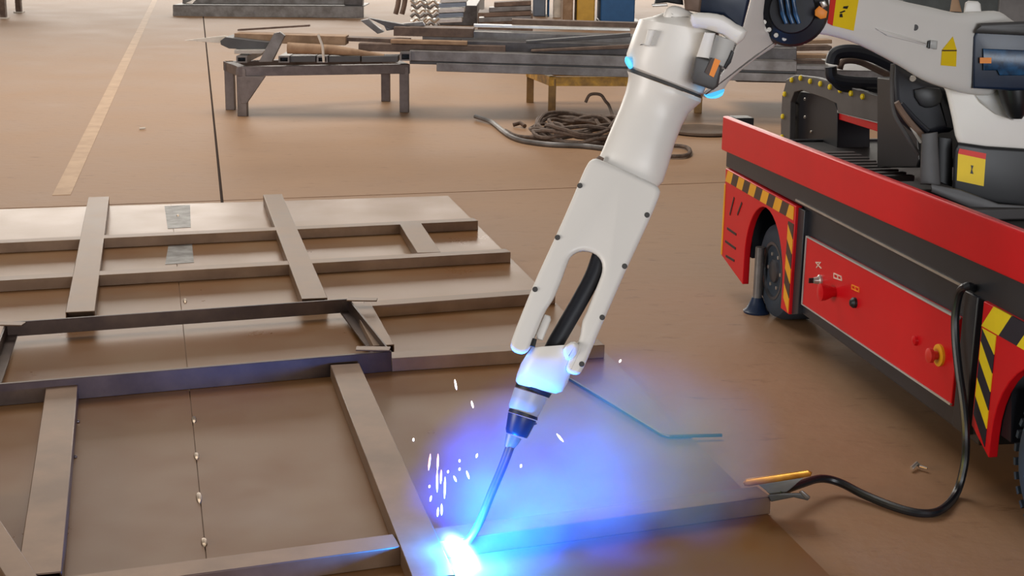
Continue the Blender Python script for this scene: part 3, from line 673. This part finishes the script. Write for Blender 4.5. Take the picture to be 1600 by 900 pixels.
for x0, x1, lab in ((452,493,'dark flat bar between two square tube ends on the left trestle'), (513,563,'dark flat bar right of the tube end below the tie wire'), (565,622,'dark flat bar tapering towards the right end of the left trestle')):
    bar('flat_bar', strip(x0, 88, x1, 87.5, 9.5), Yt-.02, .2, 'dark_grey', lab, 'flat bar')
# long beams
BM = [
 (strip(640,79,1245,96,16), 0, .16, 'steel_mid', 'long grey steel beam second from the bottom, spanning both trestles'),
 (strip(640,95,1245,110,5), .03, .12, 'dark_grey', 'thin dark strip painted in for the shaded gap between the two lowest long beams'),  # dark gap between the beams, drawn as a solid strip
 (strip(682,98.5,1245,116,13), -.02, .16, 'steel_mid', 'lowest long grey beam spanning both trestles'),
 (strip(560,68,790,72,12), .16, .15, 'steel_rust', 'brown steel beam ending over the left trestle corner'),
 (strip(610,62,730,65,6), .10, .12, 'wood_tan', 'pale tan batten on the brown beam above the left trestle'),
 (strip(720,64,1245,76,18), .25, .25, 'steel_dark', 'dark beam lying on the second long grey beam'),
 (strip(660,47,1245,64,20), .55, .3, 'steel_mid', 'broad grey plate-like beam above the dark beam'),
 ([(822,64),(985,52),(985,58),(822,68)], .15, .1, 'dark_grey', 'dark angle bar slanting up towards the robot arm'),
 ([(830,78),(985,70),(985,76),(830,81)], .08, .1, 'steel_rust', 'brown flat bar slanting up under the dark angle bar'),
 (strip(615,42,740,45,14), .5, .3, 'steel_rust', 'short rusty beam above the tan batten'),
 (strip(740,38,985,44,5), .9, .1, 'steel_bright', 'bright narrow bar on top of the long beams'),
 (strip(800,30,1000,36,8), 1.0, .15, 'steel_rust', 'rusty bar below the yellow machine panel'),
]
for pts, dy, T, m_, lab in BM:
    bar('steel_beam_or_gap', pts, Yt+dy, T, m_, lab, 'beam')
for i, (x0, y0, x1, y1, h, m_) in enumerate(((1150,66,1300,62,6,'wood_tan'), (1180,74,1300,72,7,'steel_rust'), (1170,84,1296,86,6,'wood_tan'), (1160,92,1290,95,6,'steel_rust'), (1165,100,1300,103,7,'steel_mid'))):
    bar('stock_bar', strip(x0,y0,x1,y1,h), Yt+.45+(4-i)*.18, .2, m_, ('topmost', 'second', 'middle', 'fourth', 'lowest')[i]+' bar of the stock pile seen under the elbow motor', 'stock bar', .004, 'stock pile right of the forearm')
tag(MB().prism([D(x, y, Yt+.44) for x, y in strip(1150,106,1420,112,22)], (0,1.2,0)).build('stock_pallet', 'steel_dark', None, bevel=.01), 'dark pallet under the stock pile right of the forearm', 'pallet')

# far row
def panel_box(name, x0, y0, x1, y1, Y, T, m_, label_, cat, bevel=.01):
    a_ = D(x0, y1, Y); b_ = D(x1, y0, Y)
    return tag(MB().prism([V((a_.x,Y,a_.z)), V((b_.x,Y,a_.z)), V((b_.x,Y,b_.z)), V((a_.x,Y,b_.z))], (0,T,0)).build(name, m_, None, bevel=bevel), label_, cat)
YFAR = G(930, 38).y
mach = thing('shop_machine', G(908,38), 'machine with a tan and yellow front beside the blue one at the far end', 'machine')
def mpart(par, name, x0, x1, m_, T=1.2, top=-220, bot=38, Y=YFAR):
    a_ = D(x0, bot, Y); b_ = D(x1, top, Y); z0 = max(a_.z, 0)
    MB().prism([V((a_.x,Y,z0)), V((b_.x,Y,z0)), V((b_.x,Y,b_.z)), V((a_.x,Y,b_.z))], (0,T,0)).build(name, m_, par, bevel=.02)
mpart(mach, 'side_panel', 879, 901, 'wood_tan'); mpart(mach, 'front_panel', 901, 936, 'machine_yellow')
mach2 = thing('shop_machine', G(970,40), 'machine with a plain blue front left of the robot elbow', 'machine')
mpart(mach2, 'front_panel', 938, 1000, 'machine_blue'); mpart(mach2, 'plinth', 936, 1002, 'dark_grey', 1.0, 34, 40, YFAR-.02)
mach3 = thing('shop_machine', G(850,26), 'grey-blue machine cabinet beside the white post at the far end', 'machine')
mpart(mach3, 'cabinet', 833, 857, 'machine_grey', 1.0, -220, 26, G(850,26).y); mpart(mach3, 'door_edge', 856, 863, 'machine_blue', 1.0, -220, 26, G(850,26).y-.02)
p = G(871,27); tag(MB().tube([p, p+V((0,0,3.2))], .09, 12).build('steel_post', 'paper_white'), 'slim white post between the grey and tan machines', 'post')
p = G(877,27); tag(MB().tube([p, p+V((0,0,3.2))], .05, 12).build('steel_post', 'black_plastic'), 'slim black post right beside the white post', 'post')
# wavy castings in two stacks
YW2 = 17.0
for cx, nn, lab in ((652, 7, 'wavy bright steel part in the left zigzag stack, '), (672, 6, 'wavy steel part in the right zigzag stack, ')):
    for k in range(nn):
        y = 38-k*7; pth = [D(cx-10+j*3.4, y+3*math.sin(j*1.4+k), YW2+(.3 if cx > 660 else 0)) for j in range(8)]
        tag(MB().tube(pth, .022, 6).build('wavy_part', 'steel_bright' if k % 2 else 'steel_mid'), lab+('bottom','second from the bottom','third from the bottom','fourth from the bottom','fifth from the bottom','sixth from the bottom','top')[k]+' layer', 'steel part', 'zigzag stacks')
def ground_box(name, x0, x1, yb, h, T, m_, lab, cat, group=None):
    a_, b_ = G(x0, yb), G(x1, yb); Y = (a_.y+b_.y)/2
    return tag(MB().box(((a_.x+b_.x)/2, Y+T/2, h/2), abs(b_.x-a_.x), T, h).build(name, m_, None, bevel=.01), lab, cat, group)
ground_box('parts_rack', 684, 745, 40, D(700,36.5,20.2).z, 6.0, 'steel_dark', 'dark rack of parts right of the zigzag stacks', 'rack')
for k in range(5):
    y = 30-k*8; tag(MB().prism([D(x, yy, 20.2) for x, yy in strip(676+k*3, y, 722+k*2, y-2, 6.5)], (0,.3,0)).build('flat_part', 'steel_bright' if k % 2 == 0 else 'machine_grey', None, bevel=.004), ('lowest','second','middle','fourth','topmost')[k]+' pale flat part stacked right of the zigzag stacks', 'steel part', 'flat parts stack')
ground_box('parts_crate', 746, 832, 60, D(790,34.5,20.0).z, .9, 'steel_rust', 'rusty crate of flat parts left of the grey-blue machine', 'crate')
for k in range(4):
    y = 28-k*8; tag(MB().prism([D(x, yy, 20.0) for x, yy in strip(748+k*8, y, 830, y-3, 7)], (0,.3,0)).build('sheet_offcut', 'steel_rust' if k % 2 else 'steel_mid', None, bevel=.004), ('lowest','second','third','topmost')[k]+' sheet offcut lying on the rusty crate', 'offcut', 'offcuts on the crate')
for x, lab in ((622, 'dark bent bar standing left of the zigzag stacks'), (632, 'brown bent bar standing next to the zigzag stacks')):
    tag(MB().tube(smooth3([D(x+2,-12,17), D(x,6,17), D(x-4,22,17)]), .03, 8).build('bent_bar', 'steel_rust'), lab, 'bar')
for i, (q, lab) in enumerate(((((563,32),(574,30),(600,50),(590,53)), 'grey flat bar leaning left of the short rusty beam'), (((575,28),(606,34),(640,40),(612,46)), 'dark folded sheet above the leaning flat bar'), (((600,40),(660,34),(664,40),(604,48)), 'grey strip behind the leaning flat bar'))):
    bar('flat_bar', q, Yt+.55+i*.06, .1, ('steel_mid','steel_dark','steel_mid')[i], lab, 'flat bar', .003, 'flat bars behind the left trestle')
# long channel at the top left
Ych = G(420, 27).y
ch = thing('steel_channel', G(420, 27), 'long grey steel channel lying across the floor at the far left', 'channel')
def chp(x0, y0, x1, y1, h, Y, T, nm, m_):
    MB().prism([D(x, y, Y) for x, y in strip(x0,y0,x1,y1,h)], (0,T,0)).build(nm, m_, ch, bevel=.008)
chp(270,8,568,9.5,18.5,Ych,.06,'web','steel_mid'); chp(270,7.5,568,9,2,Ych,1.1,'flange','dark_grey'); chp(285,-6,560,-4,12,Ych+.6,.3,'rib','steel_mid')
tag(MB().prism([D(x, y, Ych-.05) for x, y in ((290,5),(305,-2),(312,-6),(300,6))], (0,.1,0)).build('bright_strip', 'steel_bright'), 'bright bent strip on the left end of the long channel', 'strip')
tag(MB().prism([D(x, y, Ych+.1) for x, y in strip(538,-4,566,-3,12)], (0,.3,0)).build('end_block', 'steel_dark', None, bevel=.01), 'dark block on the right end of the long channel', 'block')
# bench legs at the upper left
bt = thing('work_bench', G(14, 26), 'dark bench at the upper left corner, only its legs showing', 'bench')
for x, y in ((6,29),(30,20)):
    p = G(x, y); MB().box(p+V((0,0,.4)), .10, .10, .8).build('leg', 'steel_rust', bt, bevel=.006); MB().box(p+V((0,0,.012)), .16, .16, .024).build('foot_plate', 'paper_white', bt)
p = G(14, 24); MB().box(p+V((-.6,.2,.83)), 2.2, 1.2, .06).build('bench_top', 'steel_rust', bt, bevel=.006)
# machine behind the robot shoulder
YMB = 13.5
mb_ = thing('machine_cabinet', D(1520, 130, YMB)*1.0, 'dark grey machine cabinet behind the robot shoulder', 'cabinet'); mb_.location.z = 0
a_ = D(1412, 0, YMB); b_ = D(1640, 0, YMB)
MB().prism([V((a_.x,YMB,0)), V((b_.x,YMB,0)), V((b_.x,YMB,1.9)), V((a_.x,YMB,1.9))], (0,1,0)).build('body', 'machine_dark', mb_, bevel=.02)
a_ = D(1560, 0, YMB); MB().prism([V((a_.x,YMB-.04,.1)), V((b_.x,YMB-.04,.1)), V((b_.x,YMB-.04,1.9)), V((a_.x,YMB-.04,1.9))], (0,.05,0)).build('door', 'mid_grey', mb_, bevel=.01)

# cable pile on the floor
rp = []
rnd = random.Random(3)
cx0, cy0 = 905, 207
for k in range(200):
    t = k*.33; a1 = 60+14*math.sin(k*.11+1)+rnd.uniform(-4,4); b1 = 13+5*math.sin(k*.07)+rnd.uniform(-1,1)
    ox = 14*math.sin(k*.05)
    z = .03 + .09*k/200 + .03*math.sin(k*.9)
    rp.append(G(cx0+ox+a1*math.cos(t), cy0+6+b1*math.sin(t), 0)+V((0,0,max(z,.02))))
tag(MB().tube(smooth3(rp, 2), .016, 6).build('cable_pile', 'rope'), 'tangled brown cable heap on the floor behind the forearm', 'cable')
tag(MB().tube(smooth3([G(743,182,.03), G(756,186,.03), G(770,192,.02), G(785,204,.02), G(800,214,.02), G(822,221,.02), G(862,226,.02), G(910,228,.02), G(960,234,.02)]), [.02]*49, 8).build('bright_wire', 'steel_mid'), 'bright wire trailing left from the cable heap', 'wire')
tag(MB().tube(smooth3([G(790,204,.02), G(810,213,.02), G(850,216,.02), G(890,222,.02), G(950,224,.02)]), .016, 8).build('loose_cable', 'rope'), 'dark cable beside the bright wire in front of the heap', 'cable')
tag(MB().tube(smooth3([G(990,229,.02), G(1030,228,.02), G(1062,228,.02), G(1076,232,.02), G(1077,240,.02), G(1064,244,.02), G(1030,244,.02), G(990,243,.02)]), .016, 8).build('loose_cable', 'rope'), 'cable loop on the floor right of the forearm', 'cable')
tag(MB().tube(smooth3([D(915,160,Y2-.3), D(922,148,Y2-.3), D(938,148,Y2-.3), D(946,158,Y2-.3), D(952,166,Y2-.35), G(960,190,.05)]), .014, 8).build('loose_cable', 'rope'), 'thin cable hoop standing up under the yellow rail', 'cable')
c = G(1098, 207); tag(MB().lathe(c, (0,0,1), [(.26,0),(.30,.012),(.30,.03),(.27,.035),(.22,.018),(.02,.015)], 40).build('round_lid', 'rubber_mat'), 'flat round brown lid on the floor beside the cart end', 'lid')

# ------------------------------------------------------------------ sparks, arc and fume
SPK = ['long white spark flying highest, left of the wrist', 'second highest long white spark, left of the torch barrel', 'lone round spark beside the right long tube',
 'leftmost tall reddish streak atop the upright bundle', 'thin reddish streak at the top centre of the upright bundle', 'thick reddish spark in the middle of the upright bundle', 'rightmost long reddish spark of the upright bundle', 'short reddish spark between the two tall streaks',
 'bright round spark closest to the torch collar', 'upper of two round sparks above the upright bundle', 'lower of two round sparks above the upright bundle', 'round spark just right of the upright bundle top', 'slanted white spark right of the upright bundle', 'slanted white spark nearest the torch neck',
 'round spark at the left edge of the upright bundle', 'short white spark low on the left of the upright bundle', 'lowest right reddish spark of the upright bundle', 'lowest left reddish spark of the upright bundle',
 'slanted white spark in the smoke right of the torch cap', 'round spark in the blue smoke beside the torch neck', 'round spark above the end of the near cross tube', 'tiny spark right of the wrist cover prong']
for i, (x, y, l, tx, hot) in enumerate(((712,601,16,-3,1),(738,632,11,-3,1),(646,687,5,0,1),(671,722,26,3,0),(684,722,26,1,0),(683,752,34,0,0),(695,762,34,1,0),(689,745,22,1,0),(745,712,6,2,1),(718,720,4,0,1),(718,733,4,1,1),(700,737,4,1,1),(711,748,9,-4,1),(731,742,12,-4,1),(671,760,4,1,1),(673,779,9,2,1),(690,796,18,0,0),(684,800,14,1,0),(875,684,12,-10,1),(814,728,5,1,1),(610,848,4,0,1),(969,564,4,3,1))):
    Y = 3.52+random.uniform(-.05, .08); a_, b_ = D(x-tx/2, y+l/2, Y), D(x+tx/2, y-l/2, Y)
    r = .0026 if hot else .0032
    lab = 'glowing white spark' if hot else 'glowing reddish spark in the upright bundle left of the torch tip'
    grp = 'white sparks flying from the arc' if hot else 'reddish sparks in the upright bundle'
    if hot: lab = 'glowing white spark flying off the welding arc'
    lab = SPK[i]
    tag(MB().tube([a_, a_*.7+b_*.3, a_*.3+b_*.7, b_], [r*.3, r, r, r*.3], 6).build('spark', 'hot_spark' if hot else 'red_spark'), lab, 'spark', grp)

def volume_mat(name, scatter=None, emit=None):
    m = bpy.data.materials.new(name); m.use_nodes = True; nt = m.node_tree; N = nt.nodes; L = nt.links
    N.remove(N['Principled BSDF']); out = N['Material Output']
    tc = N.new('ShaderNodeTexCoord')
    ln = N.new('ShaderNodeVectorMath'); ln.operation = 'LENGTH'; L.new(tc.outputs['Object'], ln.inputs[0])
    mr = N.new('ShaderNodeMapRange'); mr.interpolation_type = 'SMOOTHSTEP'
    mr.inputs['From Min'].default_value = 1.0; mr.inputs['From Max'].default_value = 0.0
    L.new(ln.outputs['Value'], mr.inputs['Value'])
    if scatter:
        color, dens, aniso, nscale = scatter
        n = N.new('ShaderNodeTexNoise'); n.inputs['Scale'].default_value = nscale; n.inputs['Detail'].default_value = 2
        L.new(tc.outputs['Object'], n.inputs['Vector'])
        m2 = N.new('ShaderNodeMapRange'); m2.inputs['From Min'].default_value = .35; m2.inputs['From Max'].default_value = .7
        L.new(n.outputs['Fac'], m2.inputs['Value'])
        mu = N.new('ShaderNodeMath'); mu.operation = 'MULTIPLY'; L.new(mr.outputs[0], mu.inputs[0]); L.new(m2.outputs[0], mu.inputs[1])
        mu2 = N.new('ShaderNodeMath'); mu2.operation = 'MULTIPLY'; L.new(mu.outputs[0], mu2.inputs[0]); mu2.inputs[1].default_value = dens
        vsn = N.new('ShaderNodeVolumeScatter'); vsn.inputs['Color'].default_value = color; vsn.inputs['Anisotropy'].default_value = aniso
        L.new(mu2.outputs[0], vsn.inputs['Density']); L.new(vsn.outputs[0], out.inputs['Volume'])
    else:
        strength, power = emit
        pw = N.new('ShaderNodeMath'); pw.operation = 'POWER'; L.new(mr.outputs[0], pw.inputs[0]); pw.inputs[1].default_value = power
        mu = N.new('ShaderNodeMath'); mu.operation = 'MULTIPLY'; L.new(pw.outputs[0], mu.inputs[0]); mu.inputs[1].default_value = strength
        rp_ = N.new('ShaderNodeValToRGB'); rp_.color_ramp.elements[0].color = (.0,.22,1,1); rp_.color_ramp.elements[1].color = (.85,.97,1,1)
        rp_.color_ramp.elements[0].position = .25; rp_.color_ramp.elements[1].position = .8
        L.new(mr.outputs[0], rp_.inputs[0])
        em_ = N.new('ShaderNodeEmission'); L.new(rp_.outputs[0], em_.inputs[0]); L.new(mu.outputs[0], em_.inputs[1]); L.new(em_.outputs[0], out.inputs['Volume'])
    MATS[name] = m
def ellipsoid(name, c, rad, material, label_, cat, rot=(0,0,0)):
    me = bpy.data.meshes.new(name); bm = bmesh.new(); bmesh.ops.create_icosphere(bm, subdivisions=3, radius=1.0); bm.to_mesh(me); bm.free()
    me.materials.append(MATS[material]); o = bpy.data.objects.new(name, me); col.objects.link(o)
    o.location = c; o.scale = rad; o.rotation_euler = rot
    return tag(o, label_, cat)
volume_mat('fume', scatter=((.08,.30,1,1), 27.0, 0.1, 1.6))
volume_mat('arc_plasma', emit=(260, 2.6))
ARC = D(722, 866, 3.42)
ellipsoid('welding_arc', ARC, (.062, .05, .135), 'arc_plasma', 'blinding white welding arc at the torch tip', 'arc', (0, math.radians(-38), 0))
ellipsoid('welding_fume', D(925, 745, 3.68), (.58, .34, .38), 'fume', 'blue-lit welding smoke drifting right of the torch tip', 'smoke', (0, math.radians(-18), 0))
pl = bpy.data.lights.new('arc_light', 'POINT'); pl.energy = 95; pl.color = (.01, .17, 1.0); pl.shadow_soft_size = .02
plo = bpy.data.objects.new('arc_light', pl); col.objects.link(plo); plo.location = D(716, 850, 3.42)
